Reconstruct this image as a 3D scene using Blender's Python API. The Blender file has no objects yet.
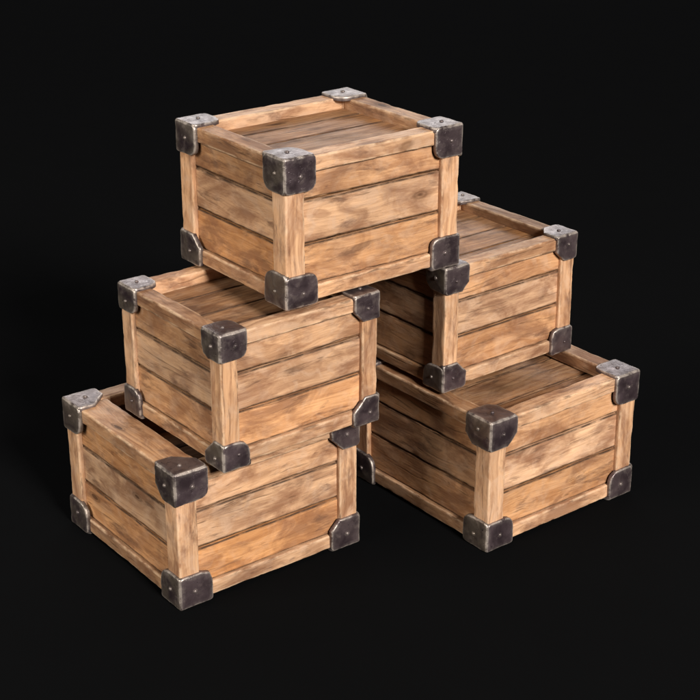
import bpy, bmesh, math, random
from mathutils import Vector, noise

scene = bpy.context.scene
COL = scene.collection
rad = math.radians

# ------------------------------------------------------------------ materials
def new_mat(name):
    m = bpy.data.materials.new(name); m.use_nodes = True
    nt = m.node_tree; nt.nodes.clear()
    out = nt.nodes.new('ShaderNodeOutputMaterial')
    b = nt.nodes.new('ShaderNodeBsdfPrincipled')
    nt.links.new(b.outputs[0], out.inputs[0])
    return m, nt, b

class G:
    """tiny node-graph helper"""
    def __init__(s, nt): s.nt = nt
    def n(s, t, **kw):
        x = s.nt.nodes.new(t)
        for k, v in kw.items(): setattr(x, k, v)
        return x
    def put(s, sock, v):
        if hasattr(v, 'is_output') or isinstance(v, bpy.types.NodeSocket): s.nt.links.new(v, sock)
        else: sock.default_value = v
    def attr(s, name, out='Vector'): return s.n('ShaderNodeAttribute', attribute_name=name).outputs[out]
    def math(s, op, a, b=0.0, c=0.0, clamp=False):
        x = s.n('ShaderNodeMath', operation=op, use_clamp=clamp)
        s.put(x.inputs[0], a); s.put(x.inputs[1], b); s.put(x.inputs[2], c); return x.outputs[0]
    def vmath(s, op, a, b=(0, 0, 0)):
        x = s.n('ShaderNodeVectorMath', operation=op)
        s.put(x.inputs[0], a); s.put(x.inputs[1], b); return x.outputs[0]
    def noise(s, v, scale=1, detail=4, rough=.55, dist=0):
        x = s.n('ShaderNodeTexNoise')
        s.put(x.inputs['Vector'], v); x.inputs['Scale'].default_value = scale
        x.inputs['Detail'].default_value = detail; x.inputs['Roughness'].default_value = rough
        x.inputs['Distortion'].default_value = dist; return x.outputs['Fac']
    def ramp(s, f, stops, interp='LINEAR'):
        x = s.n('ShaderNodeValToRGB'); x.color_ramp.interpolation = interp
        els = x.color_ramp.elements
        while len(els) < len(stops): els.new(.5)
        for e, (p, c) in zip(els, stops):
            e.position = p; e.color = (c, c, c, 1) if not hasattr(c, '__len__') else (*c, 1)
        s.put(x.inputs[0], f); return x.outputs[0]
    def mix(s, f, a, b, mode='MIX'):
        x = s.n('ShaderNodeMix', data_type='RGBA', blend_type=mode)
        s.put(x.inputs[0], f); 
        for i, v in ((6, a), (7, b)): s.put(x.inputs[i], (*v, 1) if isinstance(v, tuple) and len(v) == 3 else v)
        return x.outputs[2]

def wood_material():
    m, nt, b = new_mat('aged_wood'); g = G(nt)
    P = g.attr('grain')                       # x runs along the board, y/z across, own offset for every board
    tone = g.attr('tone', 'Color'); sep = g.n('ShaderNodeSeparateColor'); nt.links.new(tone, sep.inputs[0])
    t_hue, t_val, edge = sep.outputs[0], sep.outputs[1], sep.outputs[2]
    # slow warp so that the grain meanders
    w1 = g.noise(g.vmath('MULTIPLY', P, (1.6, 5, 5)), 1, 2, .5)
    w2 = g.noise(g.vmath('MULTIPLY', g.vmath('ADD', P, (7, 3, 9)), (1.3, 4, 4)), 1, 2, .5)
    comb = g.n('ShaderNodeCombineXYZ'); nt.links.new(g.math('MULTIPLY', w1, .13), comb.inputs[1]); nt.links.new(g.math('MULTIPLY', w2, .13), comb.inputs[2])
    PW = g.vmath('ADD', P, comb.outputs[0])
    fine = g.noise(g.vmath('MULTIPLY', PW, (2.6, 105, 105)), 1, 6, .72)
    mid = g.noise(g.vmath('MULTIPLY', PW, (1.5, 34, 34)), 1, 4, .6)
    # figure: flat-sawn rings
    wv = g.n('ShaderNodeTexWave', wave_type='BANDS', bands_direction='Y', wave_profile='SAW')
    nt.links.new(g.vmath('MULTIPLY', PW, (.9, 9, 9)), wv.inputs['Vector'])
    wv.inputs['Scale'].default_value = 1.0; wv.inputs['Distortion'].default_value = 5.5
    wv.inputs['Detail'].default_value = 3; wv.inputs['Detail Scale'].default_value = .7; wv.inputs['Detail Roughness'].default_value = .55
    rings = wv.outputs['Fac']
    # broad weathering blotches and diagonal handling smears
    blot = g.noise(g.vmath('MULTIPLY', P, (3.2, 7.5, 7.5)), 1, 5, .62, .6)
    blot2 = g.noise(g.vmath('MULTIPLY', g.vmath('ADD', P, (31, 11, 5)), (7, 10, 10)), 1, 5, .65, 1.2)
    smear = g.noise(g.vmath('MULTIPLY', g.vmath('ADD', P, (3, 21, 15)), (4, 17, 17)), 1, 6, .68, .5)
    # knots
    vo = g.n('ShaderNodeTexVoronoi', feature='F1'); nt.links.new(g.vmath('MULTIPLY', PW, (3.0, 7.5, 7.5)), vo.inputs['Vector']); vo.inputs['Scale'].default_value = 1
    sc = g.n('ShaderNodeSeparateColor'); nt.links.new(vo.outputs['Color'], sc.inputs[0])
    km = g.math('GREATER_THAN', sc.outputs[0], .62)
    kd = vo.outputs['Distance']
    knot = g.math('MULTIPLY', km, g.ramp(kd, [(.0, 1), (.09, .95), (.115, .35), (.15, .6), (.20, .15), (.34, 0)]))
    # colours
    light = g.mix(t_hue, (.74, .47, .285), (.66, .325, .130))
    dark = g.mix(t_hue, (.30, .155, .090), (.29, .105, .030))
    f = g.math('ADD', g.math('MULTIPLY', mid, .40), g.math("MULTIPLY", fine, .60))
    f = g.ramp(f, [(.40, 0), (.61, 1)])
    col = g.mix(g.math('MULTIPLY', f, .60), light, dark)
    col = g.mix(g.math('MULTIPLY', g.ramp(rings, [(.40, 0), (.93, 1), (1, .3)]), .50), col, dark)
    # pinkish-grey weathering where the surface has bleached
    col = g.mix(g.math('MULTIPLY', g.ramp(blot2, [(.46, 0), (.62, 1)]), g.math('SUBTRACT', .75, g.math('MULTIPLY', t_hue, .60))), col, (.60, .395, .265))
    col = g.mix(g.math('MULTIPLY', g.ramp(blot, [(.46, 0), (.62, 1)]), .68), col, (.205, .086, .042))
    col = g.mix(g.math('MULTIPLY', g.ramp(smear, [(.55, 0), (.67, 1)]), .60), col, (.105, .052, .035))
    col = g.mix(g.math('MULTIPLY', knot, .92), col, (.085, .038, .018))
    streak = g.noise(g.vmath('MULTIPLY', g.vmath('ADD', PW, (0, 40, 8)), (.8, 60, 60)), 1, 3, .55)
    col = g.mix(g.math('MULTIPLY', g.ramp(streak, [(.63, 0), (.71, 1)]), .50), col, (.11, .052, .024))
    # board brightness
    drift = g.noise(g.vmath('MULTIPLY', g.vmath('ADD', P, (9, 2, 4)), (2.4, 4, 4)), 1, 2, .5)
    val = g.math('ADD', g.math('MULTIPLY', t_val, .85), g.math('ADD', .16, g.math('MULTIPLY', drift, .62)))
    cv = g.n('ShaderNodeCombineXYZ'); [nt.links.new(val, cv.inputs[i]) for i in range(3)]
    col = g.mix(1.0, col, cv.outputs[0], 'MULTIPLY')
    # rubbed pale arrises, broken up
    wear = g.noise(g.vmath('MULTIPLY', P, (14, 30, 30)), 1, 4, .6)
    wf = g.math('MULTIPLY', edge, g.ramp(wear, [(.40, 0), (.62, 1)]))
    col = g.mix(g.math('MULTIPLY', wf, .62), col, (.78, .56, .37))
    dk = g.noise(g.vmath('MULTIPLY', g.vmath('ADD', P, (5, 5, 5)), (9, 25, 25)), 1, 4, .6)
    col = g.mix(g.math('MULTIPLY', g.math('MULTIPLY', edge, g.ramp(dk, [(.55, 0), (.66, 1)])), .75), col, (.10, .05, .028))
    gm = g.math('MULTIPLY', g.attr('tone', 'Alpha'), g.ramp(wear, [(.30, .35), (.55, 1)]))  # joint dirt that also paints shade along the gap lines
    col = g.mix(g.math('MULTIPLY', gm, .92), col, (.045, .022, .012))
    nt.links.new(col, b.inputs['Base Color'])
    nt.links.new(g.ramp(blot, [(.3, .48), (.7, .68)]), b.inputs['Roughness'])
    b.inputs['Specular IOR Level'].default_value = .25
    h = g.math('ADD', g.math('MULTIPLY', fine, .7), g.math('MULTIPLY', mid, .9))
    h = g.math('SUBTRACT', h, g.math('MULTIPLY', g.ramp(streak, [(.64, 0), (.72, 1)]), .6))
    h = g.math('SUBTRACT', h, g.math('MULTIPLY', knot, .5))
    bp = g.n('ShaderNodeBump'); bp.inputs['Strength'].default_value = .55; bp.inputs['Distance'].default_value = .005
    nt.links.new(h, bp.inputs['Height']); nt.links.new(bp.outputs[0], b.inputs['Normal'])
    return m

def metal_material():
    m, nt, b = new_mat('dark_iron'); g = G(nt)
    P = g.attr('grain'); tone = g.attr('tone', 'Color'); sep = g.n('ShaderNodeSeparateColor'); nt.links.new(tone, sep.inputs[0])
    hue, edge = sep.outputs[0], sep.outputs[2]
    n1 = g.noise(P, 9, 4, .5, .6); n2 = g.noise(P, 26, 5, .6); n3 = g.noise(g.vmath('ADD', P, (4, 4, 4)), 70, 3, .6, .8)
    base = g.mix(hue, (.120, .086, .098), (.150, .124, .094))
    col = g.mix(g.ramp(n1, [(.38, 0), (.66, 1)]), base, (.052, .036, .042))
    col = g.mix(g.math('MULTIPLY', g.ramp(n2, [(.54, 0), (.72, 1)]), .45), col, (.22, .175, .16))
    col = g.mix(g.math('MULTIPLY', g.ramp(n3, [(.62, 0), (.70, 1)]), .6), col, (.02, .016, .016))
    wf = g.math('MULTIPLY', edge, g.ramp(n2, [(.38, .1), (.54, 1)]))
    col = g.mix(g.math('MULTIPLY', wf, .75), col, (.62, .54, .48))
    nt.links.new(col, b.inputs['Base Color'])
    b.inputs['Metallic'].default_value = .55
    nt.links.new(g.ramp(n2, [(.3, .28), (.7, .50)]), b.inputs['Roughness'])
    h = g.math('ADD', g.math('MULTIPLY', n1, 1.6), g.math('MULTIPLY', n2, .5))
    h = g.math('SUBTRACT', h, g.math('MULTIPLY', g.ramp(n3, [(.62, 0), (.70, 1)]), .35))
    bp = g.n('ShaderNodeBump'); bp.inputs['Strength'].default_value = .42; bp.inputs['Distance'].default_value = .008
    nt.links.new(h, bp.inputs['Height']); nt.links.new(bp.outputs[0], b.inputs['Normal'])
    return m

def ground_material():
    m, nt, b = new_mat('black_studio_floor'); g = G(nt)
    tc = g.n('ShaderNodeTexCoord')
    n = g.noise(tc.outputs['Object'], 3, 3, .5)
    col = g.mix(n, (.0042, .0044, .0048), (.0046, .0048, .0052))
    nt.links.new(col, b.inputs['Base Color'])
    b.inputs['Roughness'].default_value = 1; b.inputs['Specular IOR Level'].default_value = 0
    return m

WOOD = wood_material(); IRON = metal_material(); FLOOR = ground_material()

# ------------------------------------------------------------------ mesh builder with the grain / tone attributes
class MB:
    def __init__(s): s.v = []; s.f = []; s.gr = []; s.tn = []
    def add(s, co, grain, tone): s.v.append(co); s.gr.append(grain); s.tn.append(tone); return len(s.v) - 1
    def build(s, name, mat, parent, angle=38):
        me = bpy.data.meshes.new(name); me.from_pydata([tuple(c) for c in s.v], [], s.f); me.update()
        a = me.attributes.new('grain', 'FLOAT_VECTOR', 'POINT'); a.data.foreach_set('vector', [x for t in s.gr for x in t])
        c = me.attributes.new('tone', 'FLOAT_COLOR', 'POINT'); c.data.foreach_set('color', [x for t in s.tn for x in (*t, 0)[:4]])
        bm = bmesh.new(); bm.from_mesh(me); bmesh.ops.recalc_face_normals(bm, faces=bm.faces)
        for f in bm.faces: f.smooth = True
        for e in bm.edges:
            if len(e.link_faces) == 2 and e.calc_face_angle(0) > rad(angle): e.smooth = False
        bm.to_mesh(me); bm.free()
        me.materials.append(mat)
        o = bpy.data.objects.new(name, me); COL.objects.link(o)
        if parent: o.parent = parent
        return o

def board(mb, lo, hi, axis, rng, hue, val, r=.008, wob=.0025, chip=.006, wear=.9, grime_shade=0):
    """one sawn board from corner lo to corner hi, grain along axis, worn wavy edges"""
    ax = [(1, 2), (0, 2), (0, 1)][axis]
    L = hi[axis] - lo[axis]; n = max(6, int(L / .018))
    c = [(lo[i] + hi[i]) / 2 for i in range(3)]
    hx, hy = (hi[ax[0]] - lo[ax[0]]) / 2, (hi[ax[1]] - lo[ax[1]]) / 2
    # rounded-rectangle section; e = 1 on the rounded corners
    sec = []
    corners = [(1, -1), (1, 1), (-1, 1), (-1, -1)]
    for k, (sx, sy) in enumerate(corners):
        a0 = [-90, 0, 90, 180][k]
        for q in range(4):
            a = rad(a0 + 30 * q); sec.append((sx * (hx - r) + r * math.cos(a), sy * (hy - r) + r * math.sin(a), 1.0, sx, sy))
        nx, ny = corners[(k + 1) % 4]
        side = 2 * (hy if nx == sx else hx) - 2 * r
        m = 1 if side < .05 else 4
        in0 = min(.007, side * .2)
        pts = [in0 / side] + [(j + 1) / (m + 1) for j in range(m)] + [1 - in0 / side]
        x0, y0 = sec[-1][0], sec[-1][1]
        x1, y1 = nx * (hx - r) + (r if nx > 0 else -r) * (1 if k in (0, 2) else 0), ny * (hy - r) + (r if ny > 0 else -r) * (1 if k in (1, 3) else 0)
        for t in pts: sec.append((x0 + (x1 - x0) * t, y0 + (y1 - y0) * t, 0.0, 0, 0))
    off = Vector((rng.uniform(0, 60), rng.uniform(0, 60), rng.uniform(0, 60)))
    S = len(sec); base = len(mb.v)
    for i in range(n + 1):
        t = i / n; u = lo[axis] + L * t
        endf = r * .6 if i in (0, n) else 0
        for (x, y, e, sx, sy) in sec:
            q = Vector((u, x, y)) + off
            d1 = noise.noise(Vector((q.x * 4, q.y * 7, q.z * 7))); d2 = noise.noise(Vector((q.x * 4 + 50, q.y * 7, q.z * 7)))
            xx, yy = x + wob * d1, y + wob * d2
            if e:
                cp = noise.noise(Vector((q.x * 13, sx * 9.1 + off.y, sy * 9.7 + off.z)))
                cp2 = noise.noise(Vector((q.x * 38, sx * 4.1 + off.y, sy * 5.7 + off.z)))
                k = max(0, cp - .15) * chip * 1.0 + max(0, cp2 - .2) * chip * .45
                xx -= sx * k; yy -= sy * k
            if endf: xx -= math.copysign(min(endf, abs(xx)), xx) ; yy -= math.copysign(min(endf, abs(yy)), yy)
            P = [0, 0, 0]; P[axis] = u; P[ax[0]] = c[ax[0]] + xx; P[ax[1]] = c[ax[1]] + yy
            mb.add(P, tuple(q), (hue, val, e * wear, e * grime_shade))
    for i in range(n):
        for j in range(S):
            a = base + i * S + j; b_ = base + i * S + (j + 1) % S
            mb.f.append((a, b_, b_ + S, a + S))
    mb.f.append(tuple(base + j for j in range(S))); mb.f.append(tuple(base + n * S + j for j in reversed(range(S))))

def rounded_poly(pts, rads, segs):
    out = []; n = len(pts)
    for i in range(n):
        p = Vector(pts[i]); a = Vector(pts[i - 1]); b = Vector(pts[(i + 1) % n]); r = rads[i]
        u = (a - p).normalized(); v = (b - p).normalized(); s = segs[i]
        p0 = p + u * r; p1 = p + v * r
        for k in range(s + 1):
            t = k / s
            out.append(p0 * (1 - t) ** 2 + p * 2 * t * (1 - t) + p1 * t ** 2)
    # resample long straight runs
    res = []
    for i, p in enumerate(out):
        q = out[(i + 1) % len(out)]; res.append(p); d = (q - p).length
        m = int(d / .02)
        for k in range(1, m + 1): res.append(p + (q - p) * k / (m + 1))
    return res

def bracket(corner, sgn, b, prot, parent, rng):
    """iron corner: three hammered plates over a corner; sgn points inwards"""
    mb = MB(); riv = []
    off = Vector((rng.uniform(0, 50), rng.uniform(0, 50), rng.uniform(0, 50)))
    T = prot + .010
    def W(p): return [corner[i] + sgn[i] * p[i] for i in range(3)]
    for k in range(3):
        a1, a2 = [(1, 2), (0, 2), (0, 1)][k]
        e = .0032
        bu, bv_ = b * rng.uniform(.95, 1.04), b * rng.uniform(.95, 1.04) * (.92 if a2 == 2 else 1)
        R = b * rng.uniform(.28, .52); sg = rng.choice((1, 2, 5, 6))
        poly = rounded_poly([(e, e), (bu, e), (bu, bv_), (e, bv_)], [.006, b * rng.uniform(.06, .16), R, b * rng.uniform(.06, .16)], [2, 3, sg, 3])
        cen = Vector((sum(p.x for p in poly) / len(poly), sum(p.y for p in poly) / len(poly)))
        jit = [noise.noise(Vector((p.x * 45, p.y * 45, 3 * k)) + off) * .0026 for p in poly]
        rings = [(0, T, 0), (0, .0095, .25), (.0008, .0040, .9), (.0032, .0012, 1), (.0062, .0002, .8), (.010, -.0004, .15), (.03, -.0018, 0), (.05, -.0024, 0)]
        prev = None; N = len(poly)
        hue = {0: .8, 1: .12, 2: .35}[k] + rng.uniform(-.1, .1)
        for (ins, z, ed) in rings:
            cur = []
            for p, j in zip(poly, jit):
                d = p - cen; L = d.length; q = cen + d * max(.05, (L - ins + j) / L)
                zz = z + (noise.noise(Vector((q.x * 22, q.y * 22, k * 7)) + off) * .0022 if z < .003 else 0)
                P = [0, 0, 0]; P[k] = zz; P[a1] = q.x; P[a2] = q.y
                cur.append(mb.add(W(P), tuple(Vector(P) + off), (hue, .5, ed)))
            if prev:
                for i in range(N): mb.f.append((prev[i], prev[(i + 1) % N], cur[(i + 1) % N], cur[i]))
            prev = cur
        P = [0, 0, 0]; P[k] = -.0025; P[a1] = cen.x; P[a2] = cen.y
        ci = mb.add(W(P), tuple(Vector(P) + off), (hue, .5, 0))
        for i in range(N): mb.f.append((prev[i], prev[(i + 1) % N], ci))
        P = [0, 0, 0]; P[k] = -.0018; P[a1] = cen.x + rng.uniform(-.012, .012); P[a2] = cen.y + rng.uniform(-.012, .012)
        riv.append((k, P, hue))
    o = mb.build('corner_bracket', IRON, parent, 50)
    for k, P, hue in riv:
        r = MB(); a1, a2 = [(1, 2), (0, 2), (0, 1)][k]; rr = b * rng.uniform(.05, .07)
        prev = None
        for (q, z, ed) in ((1.25, .0025, .2), (1.22, -.0008, .6), (1.0, -.001, 0), (.98, -.004, .3), (.72, -.0070, .25), (.38, -.0085, .35)):
            cur = []
            for i in range(14):
                a = 2 * math.pi * i / 14; Q = list(P); Q[a1] += rr * q * math.cos(a); Q[a2] += rr * q * math.sin(a) * .94; Q[k] += z
                cur.append(r.add(W(Q), tuple(Vector(Q) + off), (hue, .5, ed)))
            if prev:
                for i in range(14): r.f.append((prev[i], prev[(i + 1) % 14], cur[(i + 1) % 14], cur[i]))
            prev = cur
        r.f.append(tuple(prev)); r.build('rivet', IRON, o, 60)
    return o

def make_crate(label, x, y, yaw, W, D, H, z, seed, depth, rail):
    rng = random.Random(seed)
    t = bpy.data.objects.new('wooden_crate', None); COL.objects.link(t); t.empty_display_size = .2
    ca, sa = math.cos(yaw), math.sin(yaw)
    t.location = (x + ca * W / 2 - sa * D / 2, y + sa * W / 2 + ca * D / 2, z); t.rotation_euler = (0, 0, yaw)
    t['label'] = label; t['category'] = 'crate'; t['group'] = 'wooden crates with iron corners stacked in a pile'
    p = .012 * W; pw = .101 * W; b = .170 * W; rh = .088 * H + .009; rt = .094 * W; rs = rail * W
    X0, X1, Y0, Y1, Z0, Z1 = -W / 2 + p, W / 2 - p, -D / 2 + p, D / 2 - p, p * .8, H - p * .8
    ins = .020 * W + .004           # how far the plank walls sit behind the posts
    rin = .005                      # rails sit a hair behind the posts
    u = rng.uniform
    # posts
    for sx in (0, 1):
        for sy in (0, 1):
            mb = MB(); xa = X0 if not sx else X1 - pw; ya = Y0 if not sy else Y1 - pw
            board(mb, (xa, ya, Z0 + .004), (xa + pw, ya + pw, Z1 - .004), 2, rng, u(.15, .35), u(.62, .80), r=.006, wob=.0016, chip=.0055)
            mb.build('corner_post', WOOD, t)
    # rails, butted between the posts
    g = .001
    for top in (0, 1):
        h = rh if top else rh * 1.0
        za, zb = (Z1 - h - .006, Z1 - .006) if top else (Z0 + .005, Z0 + .005 + h)
        for s in (0, 1):
            mb = MB(); ya = Y0 + rin if not s else Y1 - rin - rt
            board(mb, (X0 + pw + g, ya, za), (X1 - pw - g, ya + rt, zb), 0, rng, u(.1, .5), u(.55, .80), r=.0065, wob=.0016, chip=.0055)
            mb.build('top_rail' if top else 'bottom_rail', WOOD, t)
            mb = MB(); xa = X0 + rin if not s else X1 - rin - rs
            board(mb, (xa, Y0 + pw + g, za), (xa + rs, Y1 - pw - g, zb), 1, rng, u(.35, .65), u(.22, .36), r=.0065, wob=.0016, chip=.0055)  # side rails toned darker, shade of the side faces put into the colour
            mb.build('top_rail' if top else 'bottom_rail', WOOD, t)
    # plank walls: three boards of uneven width on each side
    lo, hi = Z0 + .005 + rh + .002, Z1 - .006 - rh - .002
    f1 = .37 + u(-.02, .02); f2 = f1 + .375 + u(-.015, .015)
    th = .022
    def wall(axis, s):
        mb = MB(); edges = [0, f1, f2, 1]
        tones = [(.72, .80), (.02, .76), (.42, .74)] if axis == 0 else [(.74, .62), (.18, .52), (.66, .50)]  # side walls get darker tones, their shade painted into the boards
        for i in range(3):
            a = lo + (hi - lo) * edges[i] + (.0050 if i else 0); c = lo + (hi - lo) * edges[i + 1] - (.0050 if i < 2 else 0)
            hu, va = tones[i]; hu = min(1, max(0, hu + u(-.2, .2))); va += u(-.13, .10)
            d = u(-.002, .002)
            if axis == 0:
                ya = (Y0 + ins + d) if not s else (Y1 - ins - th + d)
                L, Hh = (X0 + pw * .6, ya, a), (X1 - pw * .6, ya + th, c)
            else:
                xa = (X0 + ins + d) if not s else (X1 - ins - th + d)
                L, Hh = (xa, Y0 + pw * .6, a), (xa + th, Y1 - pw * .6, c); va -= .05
            board(mb, L, Hh, axis, rng, hu, va, r=.0035, wob=.003, chip=.006, wear=.3, grime_shade=1)
        # dark liner boards, added inside to block light through the joints and darken them
        if axis == 0:
            yb = (Y0 + ins + th + .003) if not s else (Y1 - ins - th - .009)
            board(mb, (X0 + pw * .7, yb, lo + .004), (X1 - pw * .7, yb + .006, hi - .004), 0, rng, 1, -.10, r=.001, wob=0, chip=0, wear=0, grime_shade=0)
        else:
            xb = (X0 + ins + th + .003) if not s else (X1 - ins - th - .009)
            board(mb, (xb, Y0 + pw * .7, lo + .004), (xb + .006, Y1 - pw * .7, hi - .004), 1, rng, 1, -.10, r=.001, wob=0, chip=0, wear=0, grime_shade=0)
        mb.build('side_panel', WOOD, t)
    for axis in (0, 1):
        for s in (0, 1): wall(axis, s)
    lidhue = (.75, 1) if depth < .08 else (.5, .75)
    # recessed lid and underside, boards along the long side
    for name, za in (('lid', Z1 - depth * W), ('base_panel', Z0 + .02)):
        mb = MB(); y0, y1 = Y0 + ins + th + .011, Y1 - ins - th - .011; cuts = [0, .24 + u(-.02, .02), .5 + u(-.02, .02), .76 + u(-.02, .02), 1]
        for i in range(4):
            board(mb, (X0 + ins + th + .011, y0 + (y1 - y0) * cuts[i] + .004, za - .02 + u(-.002, .002)), (X1 - ins - th - .011, y0 + (y1 - y0) * cuts[i + 1] - .004, za), 0, rng, u(*lidhue), u(.06, .24), r=.0035, wob=.003, chip=.005, wear=.1, grime_shade=1)
        board(mb, (X0 + ins + th + .013, y0 + .003, za - .032), (X1 - ins - th - .013, y1 - .003, za - .025), 0, rng, 1, -.10, r=.001, wob=0, chip=0, wear=0, grime_shade=0)  # dark liner under the planks, added to stop light through the gaps
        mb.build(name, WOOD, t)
    for sx in (0, 1):
        for sy in (0, 1):
            for sz in (0, 1):
                bracket(((-W / 2, W / 2)[sx], (-D / 2, D / 2)[sy], (0, H)[sz]), ((1, -1)[sx], (1, -1)[sy], (1, -1)[sz]), b, p, t, rng)
    return t

#        label                                                              x      y      yaw    W      D      H     z     seed
CRATES = [
 ('large wooden crate at the foot of the left stack, carrying a smaller crate', -.794, .765, 37.5, 1.067, 1.078, .718, 0, 11, .30, .16),
 ('smaller wooden crate in the middle of the left stack, right under the topmost crate', -.570, .780, 38.16, .909, .873, .676, .719, 22, .080, .094),
 ('topmost wooden crate of the pile, fully visible, bridging both stacks', -.286, 1.059, 37.45, 1.036, .904, .709, 1.396, 33, .060, .094),
 ('smaller wooden crate on the right stack, partly behind and below the topmost crate', .465, 1.627, 38.58, .926, .900, .669, .724, 44, .060, .094),
 ('large wooden crate at the foot of the right stack, its left side in shade', .682, 1.294, 38.0, 1.060, 1.090, .723, 0, 55, .080, .094),
]
for l, x, y, a, W, D, H, z, s, dp, rl in CRATES: make_crate(l, x, y, rad(a), W, D, H, z, s, dp, rl)

# ------------------------------------------------------------------ black floor
bm = bmesh.new(); bmesh.ops.create_grid(bm, x_segments=8, y_segments=8, size=150)
me = bpy.data.meshes.new('ground'); bm.to_mesh(me); bm.free(); me.materials.append(FLOOR)
fl = bpy.data.objects.new('ground', me); COL.objects.link(fl); fl['kind'] = 'structure'; fl.location = (0, 0, -.001)

# ------------------------------------------------------------------ light
w = bpy.data.worlds.new('World'); scene.world = w; w.use_nodes = True
w.node_tree.nodes['Background'].inputs[0].default_value = (.0048, .0048, .0048, 1)
w.node_tree.nodes['Background'].inputs[1].default_value = 1.0

def area(name, loc, target, sx, sy, power, col):
    l = bpy.data.lights.new(name, 'AREA'); l.shape = 'RECTANGLE'; l.size = sx; l.size_y = sy; l.energy = power; l.color = col
    o = bpy.data.objects.new(name, l); COL.objects.link(o); o.location = loc
    o.rotation_euler = (Vector(target) - Vector(loc)).to_track_quat('-Z', 'Y').to_euler(); return o
ctr = Vector((0, 1.3, .9))
def soft(name, direction, dist, sx, sy, power, col):
    d = Vector(direction).normalized() * dist
    area(name, ctr + d, ctr, sx, sy, power, col)
soft('softbox_key', (.47, -.74, .48), 32, 7, 7, 16200, (1, .94, .87))
soft('softbox_fill', (-.84, -.44, .37), 30, 16, 12, 7000, (1, .93, .82))
soft('softbox_overhead', (0.0, .25, 1), 30, 18, 18, 900, (.97, .97, 1))
soft('softbox_back', (.05, .93, .36), 34, 30, 9, 5000, (1, .96, .94))

# ------------------------------------------------------------------ camera
cam = bpy.data.cameras.new('camera'); co = bpy.data.objects.new('camera', cam); COL.objects.link(co)
co.location = (0, -5.369, 3.9666); co.rotation_euler = (rad(90 - 23.200), 0, 0)
cam.sensor_width = 36; cam.angle = rad(25.683); cam.clip_end = 500
scene.camera = co
scene.render.resolution_x = 1024; scene.render.resolution_y = 1024
scene.view_settings.view_transform = 'Standard'; scene.view_settings.look = 'None'
scene.view_settings.exposure = 0; scene.view_settings.gamma = 1
